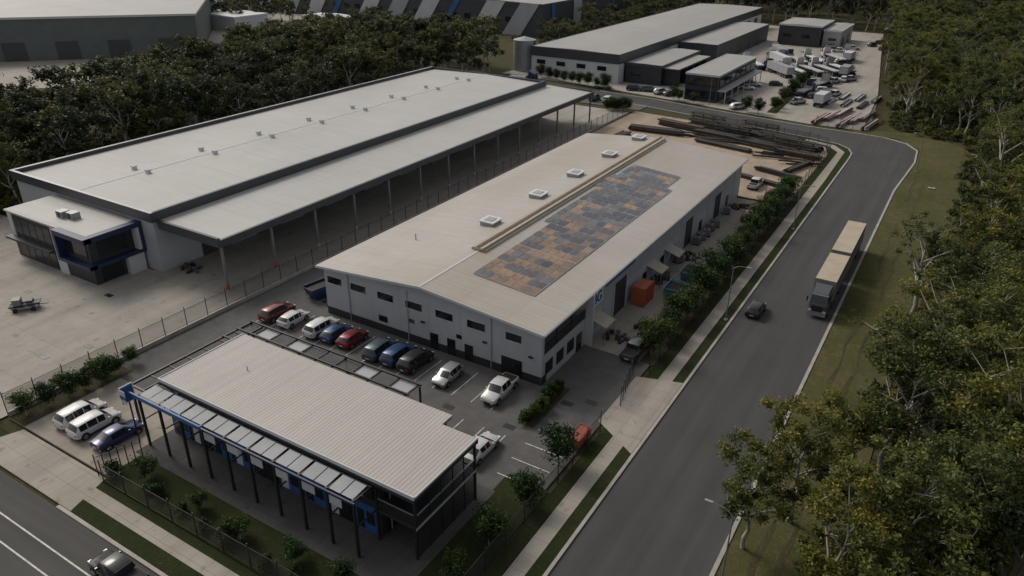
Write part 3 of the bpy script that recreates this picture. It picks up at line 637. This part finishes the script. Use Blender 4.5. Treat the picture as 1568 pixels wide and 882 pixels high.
# ------------------------------------------------------------------ cars
def carmesh(kind,paint):
    b=MB()
    if kind=='suv': st=[(-2.36,.42,.72,.78,.72,.62),(-2.3,.28,.98,1.04,.86,.76),(-2.22,.26,1.06,1.14,.92,.78),(-1.9,.26,1.07,1.60,.94,.68),(-1.82,.26,1.07,1.64,.94,.69),(-1.1,.26,1.06,1.70,.95,.71),(-1.03,.26,1.06,1.71,.95,.71),(-.1,.26,1.05,1.72,.95,.71),(-.02,.26,1.05,1.72,.95,.71),(.68,.26,1.03,1.64,.95,.69),(.74,.26,1.03,1.61,.95,.69),(1.36,.26,1.0,1.1,.94,.8),(2.0,.26,.9,.98,.9,.76),(2.26,.28,.76,.82,.82,.7),(2.38,.4,.6,.65,.7,.6)]
    elif kind=='ute': st=[(-2.6,.5,.8,.84,.8,.7),(-2.58,.42,1.02,1.06,.9,.84),(-1.0,.3,1.05,1.09,.92,.86),(-.95,.3,1.06,1.62,.92,.69),(-.85,.3,1.06,1.68,.92,.7),(-.12,.3,1.05,1.76,.93,.72),(-.05,.3,1.05,1.77,.93,.72),(.75,.3,1.04,1.73,.93,.71),(.83,.3,1.04,1.70,.93,.7),(1.4,.3,1.02,1.14,.92,.8),(2.2,.3,.95,1.04,.9,.78),(2.5,.32,.85,.9,.82,.7),(2.62,.42,.65,.7,.72,.62)]
    elif kind=='hatch': st=[(-2.05,.42,.7,.76,.7,.6),(-2.0,.26,.92,.98,.84,.74),(-1.9,.24,.98,1.08,.88,.74),(-1.5,.24,.98,1.40,.89,.62),(-1.42,.24,.98,1.43,.89,.63),(-.65,.24,.96,1.49,.9,.65),(-.57,.24,.96,1.49,.9,.65),(.17,.24,.94,1.49,.9,.65),(.25,.24,.94,1.48,.9,.65),(.55,.24,.93,1.42,.9,.64),(1.2,.24,.9,.98,.89,.74),(1.75,.24,.8,.88,.84,.7),(2.0,.26,.66,.72,.76,.64),(2.1,.38,.54,.58,.64,.56)]
    else: st=[(-2.35,.42,.72,.78,.7,.6),(-2.3,.26,.9,.97,.84,.72),(-1.75,.24,.96,1.05,.89,.74),(-1.1,.24,.96,1.36,.9,.62),(-1.02,.24,.96,1.39,.9,.63),(-.33,.24,.95,1.45,.91,.65),(-.25,.24,.95,1.45,.91,.65),(.37,.24,.93,1.44,.91,.65),(.45,.24,.93,1.42,.91,.64),(1.15,.24,.9,.97,.9,.74),(1.9,.24,.8,.87,.86,.7),(2.2,.26,.66,.72,.78,.64),(2.34,.38,.54,.58,.66,.56)]
    n=len(st); R=[]
    for (x,zl,zb,zt,wb,wt) in st:
        h=[(wb*.9,zl),(wb,zl+.18),(wb,zb-.08),(wb-.03,zb),(wt,zt-.05),(wt-.12,zt)]
        R.append([(x,y,z) for y,z in h]+[(x,-y,z) for y,z in reversed(h)])
    zcab=[s[3]-s[2]>.3 for s in st]
    for i in range(n-1):
        for k in range(12):
            a,c=R[i][k],R[i][(k+1)%12]; d,e=R[i+1][(k+1)%12],R[i+1][k]
            m=paint
            L=st[i+1][0]-st[i][0]
            if k in (3,7) and zcab[i] and zcab[i+1] and L>.2: m=M_glass
            if k in (4,5,6) and zcab[i]!=zcab[i+1] and not(kind=='ute' and i<4): m=M_glass
            if k==11: m=M_rubber
            if k in (0,10): m=M_rubber if kind in('suv','ute') else paint
            b.face([a,e,d,c],m)
    b.face(R[0],paint); b.face(R[-1][::-1],paint)
    W=max(s[4] for s in st); L0,L1=st[0][0],st[-1][0]; wr=.36 if kind in('suv','ute') else .31
    for x in (L0+.85,L1-.88):
        for s in (-1,1):
            b.tube((x,s*(W-.2),wr+.03),(x,s*(W+.008),wr+.03),wr+.07,wr+.07,M_rubber,16,True)
            b.tube((x,s*(W-.2),wr),(x,s*(W+.03),wr),wr,wr,M_rubber,16,True)
            b.tube((x,s*(W),wr),(x,s*(W+.04),wr),wr*.62,wr*.62,M_rim,10,True)
    zf=st[-3][2]
    for s in (-1,1):
        b.box(L1-.28,L1-.06,s*.62-.14,s*.62+.14,zf-.22,zf-.06,M_head)
        b.box(L0+.0,L0+.12,s*.66-.12,s*.66+.12,.72,.9,M_tail)
        xm=[q[0] for q,c in zip(st,zcab) if c][-1]
        b.box(xm+.15,xm+.3,s*(W+.02)-.09,s*(W+.02)+.09,zf+.12,zf+.28,paint)
    b.box(L1-.1,L1+.01,-.4,.4,.4,.58,M_rubber); b.box(L0-.02,L0+.06,-.25,.25,.5,.62,M_white)
    if kind=='ute': b.box(-2.48,-1.12,-.76,.76,1.0,1.085,M_rubber); b.box(-1.1,-1.0,-.7,.7,1.085,1.7,M_rubber)
    me=b.mesh('car_'+kind)
    bm=bmesh.new(); bm.from_mesh(me); bmesh.ops.remove_doubles(bm,verts=bm.verts,dist=.0005)
    for f in bm.faces: f.smooth=True
    bm.to_mesh(me); bm.free(); me.set_sharp_from_angle(angle=.6)
    return me
def paint(n,c,metal=.3):
    m,nt,p=nodes('car_paint_'+n); p.inputs['Roughness'].default_value=.35; p.inputs['Metallic'].default_value=metal
    p.inputs['Coat Weight'].default_value=.4; p.inputs['Coat Roughness'].default_value=.1
    col=ramp(nt,noise(nt,coords(nt),3,4),[(.3,rgb(c,.85)),(.7,rgb(c,1.08))]); nt.links.new(col,p.inputs['Base Color']); return m
PC={'white':paint('white',(.56,.56,.56),0),'red':paint('red',(.20,.02,.02)),'maroon':paint('maroon',(.11,.02,.02)),'blue':paint('blue',(.02,.06,.15)),'teal':paint('teal',(.06,.095,.115)),'dblue':paint('dblue',(.015,.03,.10)),'black':paint('black',(.02,.022,.025)),'silver':paint('silver',(.40,.41,.42),.5),'grey':paint('grey',(.12,.13,.14),.4)}
cache={}
def car(kind,color,x,y,rz,name=None,z=.1):
    k=(kind,color)
    if k not in cache: cache[k]=carmesh(kind,PC[color])
    nm=name or {'suv':'parked_suv','ute':'parked_ute','hatch':'parked_hatchback','sedan':'parked_sedan'}[kind]
    return inst(nm,cache[k],(x,y,z),rz)
U=math.pi/2
for k,c,x,y,r in [('suv','maroon',-67.2,54.8,U),('hatch','white',-64.3,54.7,U),('suv','white',-59.8,54.9,U),('hatch','blue',-57.4,54.9,U),('hatch','red',-55.0,55.0,U),('suv','teal',-50.6,54.8,U),('suv','blue',-48.1,55,U),('suv','black',-45.7,55,U),('hatch','silver',-41.0,54.6,-U),('ute','white',-34.8,55.2,-U),('sedan','white',-31.2,46.2,U),
   ('suv','white',-67.4,29.6,U),('suv','white',-64.8,29.4,U),('sedan','dblue',-61.4,29.6,U),('ute','grey',-26.0,70.5,U),
   ('suv','red',-26.4,133,U),('ute','white',-30.6,138,U),('hatch','red',-27,120.5,U),
   ('sedan','white',-57,226,0.2),('sedan','silver',-56.6,232,0.2),('sedan','black',-55,205,.2),('suv','white',-52,199.5,1),('hatch','red',-79,187,1.6),('suv','white',-84,188,1.6),('suv','black',-88,188,1.6),('ute','white',-95,189,1.6),('hatch','white',-101,188,1.6),('suv','silver',-106,187.6,1.6),('sedan','grey',-111,187.4,1.6),('ute','silver',-40,215,1.2),('suv','black',-84,206,.3),('suv','teal',-80,207,.3),('ute','white',-93,204,.3),('suv','silver',-76,206,1.3),('hatch','black',-73,205,1.3)]:
    car(k,c,x,y,r+random.uniform(-.04,.04))
car('ute','black',-46.2,19.6,math.pi,'utility_truck',.0)
car('hatch','black',-17,88,U,'hatchback_car',.0)
for i in range(26): car(random.choice(['suv','ute','hatch']),random.choice(['white','white','silver','red','black','dblue']),random.uniform(-52,-32),random.uniform(225,340),random.choice([1.2,1.6,.3]))

# ------------------------------------------------------------------ trucks
def truck(name,loc,rz,cabm,bodies,tarp):
    b=MB()
    def wheel(x,ym=1.2,r=.5):
        for s in (-1,1):
            b.tube((x,s*(ym-.35),r),(x,s*ym,r),r,r,M_rubber,14,True); b.tube((x,s*ym,r),(x,s*(ym+.02),r),r*.5,r*.5,M_rim,10,True)
    b.prism([(-2.3,-1.2),(-.25,-1.2),(0,-.95),(0,.95),(-.25,1.2),(-2.3,1.2)],.7,1.9,cabm)
    b.add([(-2.3,-1.2,1.9),(-.12,-1.1,1.9),(-.12,1.1,1.9),(-2.3,1.2,1.9),(-2.3,-1.1,3.1),(-.5,-.95,3.0),(-.5,.95,3.0),(-2.3,1.1,3.1)],[(4,5,6,7),(0,4,7,3),(0,1,5,4),(3,7,6,2)],cabm)
    b.face([(-.12,-1.1,1.9),(-.12,1.1,1.9),(-.5,.95,3.0),(-.5,-.95,3.0)],M_glass)
    for s in (-1,1): b.face([(-1.5,s*1.19,2.0),(-.5,s*1.16,2.0),(-.65,s*1.06,2.85),(-1.5,s*1.1,2.85)],M_glass)
    b.add([(-2.3,-1.05,3.1),(-.9,-.8,3.05),(-.9,.8,3.05),(-2.3,1.05,3.1),(-2.3,-1.0,3.9),(-2.3,1.0,3.9)],[(0,1,4),(1,2,5,4),(2,3,5),(0,4,5,3)],cabm)
    b.box(-.02,.08,-1.1,1.1,.4,.95,M_galv); b.box(.0,.03,-.7,.7,1.0,1.7,M_rubber)
    for s in (-1,1): b.box(.02,.07,s*.85-.2,s*.85+.2,.98,1.2,M_head); b.box(-.35,-.25,s*1.42-.08,s*1.42+.08,2.0,2.7,M_rubber); b.tube((-2.6,s*.95,.8),(-2.6,s*.95,3.7),.08,.08,M_galv,8,True)
    b.box(-6.2,-2.3,-.45,.45,.65,1.0,M_rubber); wheel(-1.3); wheel(-4.2); wheel(-5.5)
    x=-3.0
    for L,hh in bodies:
        if hh>1.6:
            b.box(x-L,x,-1.25,1.25,1.25,hh,tarp[0])
            b.box(x-L-.02,x+.02,-1.27,1.27,hh+.002,hh+.06,tarp[1])
            for k in range(int(L/1.2)+1):
                xx=x-k*L/int(L/1.2)
                for s in (-1,1): b.box(xx-.03,xx+.03,s*1.27-.015,s*1.27+.015,1.25,hh,M_galv)
        else:
            b.box(x-L,x,-1.25,1.25,1.25,1.4,M_tim)
            for k in range(3): b.tube((x-L+.3,-.8+k*.8,1.65),(x-.4,-.8+k*.8,1.65),.25,.25,tarp[0],8,True)
            b.box(x-.1,x,-1.2,1.2,1.4,2.4,M_galv)
        b.box(x-L,x,-.5,.5,.85,1.248,M_rubber)
        for k in (0,1.3,2.6): wheel(x-L+.9+k)
        b.box(x-L-.06,x-L,-1.1,1.1,.6,.9,M_rubber); x-=L+.9
    return b.obj(name,None,loc,rz)
curt=mat('trailer_curtain',(.20,.21,.22),.6,.12,.6)
truck('semi_trailer_truck',(-10.2,90.6,0),-U,paint('cabgrey',(.11,.12,.13)),[(9.5,4.1),(13,4.25)],(curt,mat('trailer_top',(.40,.34,.26),.8,.1,.5)))
for i,(x,y,r) in enumerate([(-61,262,2.3),(-57,266,2.3),(-53,270,2.3),(-65,282,2.2),(-60,287,2.2),(-55,292,2.2),(-68,300,2.0),(-38,245,1.3),(-112,198,.1),(-40,300,1.5),(-49,274,2.3),(-45,278,2.3),(-36,270,1.5),(-71,272,2.2),(-50,300,2.2),(-34,222,1.5),(-40,232,1.4),(-44,312,1.8)]):
    hh=3.4 if i%3==0 else 1.5
    truck('parked_truck',(x,y,.09),r,[PC['dblue'],PC['white'],PC['white'],PC['silver']][i%4],[(13 if i not in (7,8,9,12,15,16) else 6,hh)],(M_wallw,M_wallw) if i%2 else (M_clad,M_galv))

# ------------------------------------------------------------------ background buildings
def shed(name,x0,x1,y0,y1,h,wm,rm,fm,fh=1.0,pitch=.9,doors=True):
    E=empty(name,((x0+x1)/2,y0,0)); b=MB(); b.box(x0,x1,y0,y1,0,h-fh,wm); xm=(x0+x1)/2
    b.obj('walls',E); b=MB()
    b.box(x0-.2,x1+.2,y0-.2,y0+.05,h-fh,h,fm); b.box(x0-.2,x1+.2,y1-.05,y1+.2,h-fh,h,fm); b.box(x0-.2,x0+.05,y0+.05,y1-.05,h-fh,h,fm); b.box(x1-.05,x1+.2,y0+.05,y1-.05,h-fh,h,fm); b.obj('fascia',E)
    b=MB(); b.add([(x0+.05,y0+.05,h-.1),(xm,y0+.05,h-.1+pitch),(xm,y1-.05,h-.1+pitch),(x0+.05,y1-.05,h-.1),(x1-.05,y1-.05,h-.1),(x1-.05,y0+.05,h-.1)],[(0,1,2,3),(1,5,4,2),(0,5,1),(3,2,4)],rm); b.obj('roof',E)
    if doors:
        b=MB(); n=int((y1-y0)/12)
        for i in range(n): b.box(x1+.004,x1+.1,y0+4+i*12,y0+9+i*12,.1,h*.55,M_fascia)
        n=max(1,int((x1-x0)/7))
        for i in range(n): b.box(x0+2+i*7,x0+5+i*7,y0-.1,y0-.004,h*.4,h*.55,M_glass)
        b.obj('doors_and_windows',E)
    return E
shed('distribution_warehouse',-122,-92,212,372,8.6,M_wallw,M_roofB,M_fascia,2.8,.35)
E=shed('dispatch_office',-91.5,-80,216,250,6.0,M_dark,M_roofB,M_fascia,.8,.2)
b=MB()
for i in range(5): b.box(-79.9,-75,218+i*6,218.3+i*6,.1,4.8,M_black)
b.box(-80,-75,217,246,4.8,5.2,M_fascia); b.box(-79.9,-75.1,217.1,245.9,5.202,5.22,M_roofB); b.obj('verandah',E)
shed('loading_canopy',-91.5,-78,262,330,6.5,M_fascia,M_roofB,M_fascia,.8,.2)
E=shed('two_storey_office',-68,-59,203,240,7.4,M_dark,M_roofB,M_wallw,.5,.1,False)
b=MB()
for z in (1.0,4.2):
    b.box(-67.5,-59.5,202.85,202.99,z,z+2.0,M_glass)
    for i in range(7): b.box(-58.99,-58.85,204.5+i*5,208.5+i*5,z,z+2.0,M_glass)
b.box(-58.9,-56.6,203,240,3.2,3.5,M_clad)
for i in range(7): b.box(-56.9,-56.7,203.5+i*6,203.7+i*6,.1,3.2,M_wallw)
b.obj('windows_and_awning',E)
shed('workshop_building',-72,-56,322,346,8,M_dark,M_roofB,M_wallw,.6,.3)
shed('workshop_building',-55.5,-49,325,352,6.5,M_clad,M_roofB,M_white,.6,.3)
shed('storage_shed',-35,-24,336,358,7,M_dark,M_roofB,M_white,.6,.2)
shed('storage_shed',-300,-272,222,240,6,M_wallw,M_white,M_white,.6,.4,False)
shed('storage_shed',-345,-318,262,280,7,M_wallw,M_white,M_white,.6,.4,False)
shed('storage_shed',-262,-240,250,262,5,M_wallw,M_white,M_white,.6,.4,False)
E=shed('striped_warehouse',-430,-158,283,470,13,M_fascia,M_roofB,M_fascia,1.2,3)
b=MB()
for i in range(16):
    xx=-425+i*16.5; m=[M_wallw,M_blue,M_wallw,M_clad][i%4]; w=9 if m!=M_blue else 3
    b.face([(xx,282.7,.0),(xx+w,282.7,0),(xx+w+9,282.7,13),(xx+9,282.7,13)],m)
for i in range(9):
    yy=290+i*20; m=[M_blue,M_clad,M_fascia][i%3]; w=8 if m!=M_blue else 3
    b.face([(-157.7,yy,0),(-157.7,yy+w,0),(-157.7,yy+w,13),(-157.7,yy,13)],m)
b.obj('painted_stripes',E)
E=empty('grey_warehouse',(-260,151,0)); b=MB()
d=Vector((38,42,0)).normalized(); nn=Vector((-d.y,d.x,0)); c0=Vector((-236,176,0)); c1=c0-d*110; c2=c1+nn*90; c3=c0+nn*90
P=[c1,c0,c3,c2]; gw=mat('grey_green_wall',(.10,.12,.12),.6,.1,.3)
b.prism([(p.x,p.y) for p in P],0,13.2,gw); b.obj('walls',E)
b=MB(); q=[(P[0]-nn*.5-d*.5),(P[1]-nn*.5+d*.5),(P[2]+nn*.5+d*.5),(P[3]+nn*.5-d*.5)]; b.prism([(p.x,p.y) for p in q],13.202,13.9,M_wallw,M_roofB); b.obj('roof',E)
b=MB()
for k in range(6):
    s=c0-d*(6+k*16)-nn*.15; e=s-d*7
    b.face([(s.x,s.y,.1),(e.x,e.y,.1),(e.x,e.y,6),(s.x,s.y,6)],M_fascia)
b.obj('roller_doors',E)
b=MB(); b.tube((-127,216,0),(-127,216,9.6),3.6,3.6,M_galv,28,True)
for z in np.arange(1,9.6,1.2): b.tube((-127,216,z),(-127,216,z+.12),3.66,3.66,M_galv,28,True)
b.tube((-127,216,9.6),(-127,216,10.5),3.6,.4,M_galv,28,True); b.box(-123.4,-123.1,215.7,216.3,0,9.6,M_fascia)
b.obj('water_tank')

# ------------------------------------------------------------------ yard objects
def container(name,x,y,L,m,rz=U,W=2.4,Hh=2.6):
    b=MB(); b.box(-L/2,L/2,-W/2,W/2,.12,Hh,m)
    n=int(L/.3)
    for i in range(n):
        xx=-L/2+.2+i*.3
        for s in (-1,1): b.box(xx-.06,xx+.06,s*(W/2+.02)-.02,s*(W/2+.02)+.02,.3,Hh-.15,m)
    for sx in (-1,1):
        for sy in (-1,1): b.box(sx*L/2-.08,sx*L/2+.08,sy*W/2-.08,sy*W/2+.08,.0,Hh+.04,m)
    for s in (-.5,.5): b.tube((L/2+.05,s,.3),(L/2+.05,s,Hh-.2),.03,.03,M_galv,6)
    return b.obj(name,None,(x,y,.1),rz)
container('shipping_container',-30.4,83.0,3.0,M_orange,U,1.7)
def skip(name,x,y,m,rz=U,L=4.2):
    b=MB(); w=1.0; h=1.7
    a=[(-L/2+.8,-w,.1),(L/2-.8,-w,.1),(L/2-.8,w,.1),(-L/2+.8,w,.1),(-L/2,-w-.05,h),(L/2,-w-.05,h),(L/2,w+.05,h),(-L/2,w+.05,h)]
    b.add(a,[(0,1,5,4),(1,2,6,5),(2,3,7,6),(3,0,4,7),(3,2,1,0)],m)
    b.face([(-L/2+.1,-w,h-.25),(L/2-.1,-w,h-.25),(L/2-.1,w,h-.25),(-L/2+.1,w,h-.25)],M_tim)
    for s in (-1,1): b.box(-L/2,L/2,s*(w+.05)-.05,s*(w+.05)+.05,h-.05,h+.05,m)
    for s in (-1,1): b.box(s*L/2-.05,s*L/2+.05,-w,w,h-.05,h+.05,m)
    for k in range(5):
        for s in (-1,1): b.box(-1.2+k*.6-.03,-1.2+k*.6+.03,s*(w+.03)-.03,s*(w+.03)+.03,.2,h-.06,m)
    return b.obj(name,None,(x,y,.1),rz)
skip('skip_bin',-27.3,86.5,M_skyblue,U,3.2); skip('skip_bin',-27.2,92.5,M_skyblue,U,3.2); skip('skip_bin',-66.8,61.5,M_navy,1.4,3.4); skip('skip_bin',-66.5,66.5,M_galv,1.6)
for i,(x,y) in enumerate([(-30.8,105.5),(-30.8,107.5),(-30.6,109.5),(-30.8,112),(-30.7,114),(-30.9,121),(-30.8,97.5),(-30.6,91.7)]):
    b=MB(); b.box(-.6,.6,-.6,.6,0,.15,M_tim); b.box(-.52,.52,-.52,.52,.16,1.15,M_pole)
    for s in (-1,1):
        for k in np.linspace(-.55,.55,5): b.tube((s*.57,k,.15),(s*.57,k,1.2),.015,.015,M_galv,4); b.tube((k,s*.57,.15),(k,s*.57,1.2),.015,.015,M_galv,4)
        for z in (.4,.8,1.2): b.tube((s*.57,-.57,z),(s*.57,.57,z),.015,.015,M_galv,4); b.tube((-.57,s*.57,z),(.57,s*.57,z),.015,.015,M_galv,4)
    b.tube((0,0,1.15),(0,0,1.22),.15,.15,M_black,8,True); b.obj('bulk_tank_cage',None,(x,y,.1),i)
def stack(name,x,y,rz,L,n,rows,mm,w=.22,gap=.28):
    b=MB(); r=random.Random(int(x*31+y*7))
    for s in (-.38,0,.38): b.box(s*L-.1,s*L+.1,-n*gap/2,n*gap/2,0,.15,M_tim2)
    for k in range(rows):
        for i in range(n-k//2):
            yy=(-n/2+i+.5)*gap; o=r.uniform(-.6,.6); b.box(-L/2+o,L/2+o,yy-w/2,yy+w/2,.16+k*.25,.16+k*.25+w,r.choice(mm),rz=r.uniform(-.012,.012))
    return b.obj(name,None,(x,y,.11),rz)
T=[M_tim,M_tim,M_black,M_black,M_tim2]
for a in [(-50,176,-.2,13,10,5),(-40,173,-.1,14,10,5),(-31,170.5,-.25,12,9,4),(-46,168.5,-.15,14,10,4),(-36,166,-.2,14,10,4),(-28.5,163,-.1,9,7,4),(-57,172,-.2,12,8,5),(-61,165,.1,12,8,4),(-44,161.5,-.2,13,6,2),(-29,147.5,-.3,9,4,3),(-31,141.5,-.3,9,4,2),(-40,139,-.1,7,6,2),(-66,152,1.5,12,8,4),(-26.5,154,1.3,9,4,3)]:
    stack('timber_stack',*a,T,.24,.34)
def pile(x,y,seed):
    b=MB(); r=random.Random(seed)
    for i in range(9):
        L=r.uniform(4,9); b.tube((-L/2,r.uniform(-2,2),.15+i*.07),(L/2,r.uniform(-2,2),.15+i*.07),.13,.13,r.choice(T),5,True)
    b.obj('timber_pile',None,(x,y,.11),r.uniform(-.5,.3))
for i,(x,y) in enumerate([(-45,165),(-33,160),(-38,170),(-52,166),(-27,158)]): pile(x,y,i)
def rack(x,y,rz):
    b=MB()
    for sx in (-4,-1.3,1.3,4):
        b.box(sx-.08,sx+.08,-.08,.08,0,2.8,M_black); b.box(sx-.1,sx+.1,-.9,.9,0,.12,M_black)
        for z in (.9,1.7,2.5): b.box(sx-.05,sx+.05,-.9,.9,z,z+.1,M_black)
    for z in (1.0,1.8,2.6):
        for k in range(4): b.box(-4.6+.2*k,4.5-.1*k,-.8+k*.42,-.6+k*.42,z+.002,z+.16,T[(k+int(z*5))%5])
    b.obj('cantilever_rack',None,(x,y,.11),rz)
for x,y,r in ((-45,172,-.2),(-34,168.5,-.2),(-53,178,-.18),(-30,166,-.2),(-40,177,-.2)): rack(x,y,r)
for i in range(7): stack('pipe_stack',-31+i*1.9,199+ (i%3)*5,1.45,11,5,3,[M_red,M_wallw,M_red,M_galv] if i%2 else [M_wallw,M_red,M_tim])
for i in range(6): stack('pipe_stack',-33+i*2.1,222+ (i%2)*9,1.5,9,5,2,[M_galv,M_wallw,M_tim,M_tim])
b=MB(); b.box(-1.6,1.6,-.9,.9,.5,.62,M_black)
for s in (-1,1): b.box(-1.6,1.6,s*.88-.03,s*.88+.03,.62,1.5,M_orange)
for s in (-1,1): b.box(s*1.57-.03,s*1.57+.03,-.85,.85,.62,1.5,M_orange)
b.box(-1.5,1.5,-.84,.84,.63,1.42,M_red); b.box(1.6,2.9,-.05,.05,.48,.58,M_black)
for s in (-1,1): b.tube((0,s*.9,.35),(0,s*1.1,.35),.35,.35,M_rubber,14,True); b.box(-.5,.5,s*1.0-.12,s*1.0+.12,.72,.76,M_black)
o=b.obj('box_trailer',None,(-24.0,52.3,.1),U); o.scale=(.8,.65,.9)
b=MB(); b.box(-1.5,1.5,-.8,.8,.45,.6,M_galv)
for i in range(6): b.tube((-1.7,-.6+i*.24,.7),(1.8,-.6+i*.24,.85+.1*(i%2)),.08,.08,M_galv if i%2 else M_rubber,8,True)
b.box(-1.2,-.3,-.6,.6,.9,1.6,M_pole); b.box(.2,1.0,-.5,.5,1.0,1.3,M_dark)
for x in (-1,1):
    for s in (-1,1): b.tube((x,s*.8,.3),(x,s*.95,.3),.3,.3,M_rubber,12,True)
b.box(1.5,2.6,-.04,.04,.42,.5,M_black); b.obj('equipment_cart',None,(-95.2,39.2,.1),.9)
b=MB()
for i in range(12):
    a=random.uniform(0,3); L=random.uniform(.5,1.4); x,y=random.uniform(-1.4,1.4),random.uniform(-2,2); b.box(x-L/2,x+L/2,y-.2,y+.2,0,random.uniform(.2,1.1),random.choice([M_pole,M_tim,M_tim2,M_navy,M_dark]),rz=a)
me=b.mesh('scrap')
for x,y,r in ((-64.5,62,0),(-64.5,68,1),(-65,74,2),(-29.5,72.5,1.2),(-27.2,76,.3),(-30.2,100,.5),(-30,125,2),(-88,58,1),(-31,90,2.5)):
    inst('scrap_pile',me,(x,y,.1),r,.8)
def lamp(x,y,rz,h=7.5):
    b=MB(); b.tube((0,0,0),(0,0,h-.4),.085,.05,M_pole,8); b.tube((0,0,h-.4),(.6,0,h),.045,.04,M_pole,6); b.tube((.6,0,h),(1.6,0,h+.1),.04,.035,M_pole,6)
    b.box(1.5,2.1,-.11,.11,h+.04,h+.15,M_galv); b.box(1.55,2.0,-.09,.09,h+.02,h+.038,M_head); b.box(-.2,.2,-.2,.2,0,.12,M_kerb)
    b.obj('street_lamp',None,(x,y,.1),rz)
lamp(-19.6,120,0);lamp(-19.6,84,0);lamp(-7.2,42,math.pi,8);lamp(-6.0,165,math.pi);lamp(-60,200.5,-1.4)
b=MB(); b.box(-.6,.6,-.35,.35,0,.25,M_kerb); b.obj('service_pit',None,(-2.4,155,.05),.1)

# ------------------------------------------------------------------ light, sky, camera
az=math.radians(78); el=math.radians(42)
sd=Vector((-math.sin(az)*math.cos(el),math.cos(az)*math.cos(el),math.sin(el)))
L=bpy.data.lights.new('sun','SUN'); L.energy=1.45; L.angle=math.radians(18); L.color=(1,.93,.83)
so=bpy.data.objects.new('sun',L); COL.objects.link(so); so.rotation_euler=sd.to_track_quat('Z','Y').to_euler()
w=bpy.data.worlds.new('World'); S.world=w; w.use_nodes=True; nt=w.node_tree
sk=nt.nodes.new('ShaderNodeTexSky'); sk.sky_type='NISHITA'; sk.sun_disc=False; sk.sun_elevation=el; sk.sun_rotation=-az; sk.dust_density=3; sk.air_density=1
hs=nt.nodes.new('ShaderNodeHueSaturation'); hs.inputs['Saturation'].default_value=.3
nt.links.new(sk.outputs[0],hs.inputs['Color']); bg=nt.nodes['Background']; bg.inputs['Strength'].default_value=.122
mx=nt.nodes.new('ShaderNodeMix'); mx.data_type='RGBA'; mx.blend_type='MULTIPLY'; mx.inputs[0].default_value=1; mx.inputs[7].default_value=(1.04,1,.95,1)
nt.links.new(hs.outputs[0],mx.inputs[6]); nt.links.new(mx.outputs[2],bg.inputs['Color'])
f=1144.9; p=math.atan(569.4/f); yaw=math.radians(31.19); a=.01074
F=Vector((-math.sin(yaw)*math.cos(p),math.cos(yaw)*math.cos(p),-math.sin(p))); R0=Vector((math.cos(yaw),math.sin(yaw),0)); D0=-(R0.cross(F))
Xc=math.cos(a)*R0-math.sin(a)*D0; Yd=math.sin(a)*R0+math.cos(a)*D0
cd=bpy.data.cameras.new('camera'); cam=bpy.data.objects.new('camera',cd); COL.objects.link(cam)
M=Matrix((Xc,-Yd,-F)).transposed().to_4x4(); M.translation=Vector((0,0,45)); cam.matrix_world=M
cd.sensor_width=36; cd.lens=36*f/1568; cd.clip_end=6000; cd.clip_start=.5
S.camera=cam; S.view_settings.view_transform='Standard'; S.view_settings.look='None'; S.view_settings.exposure=0
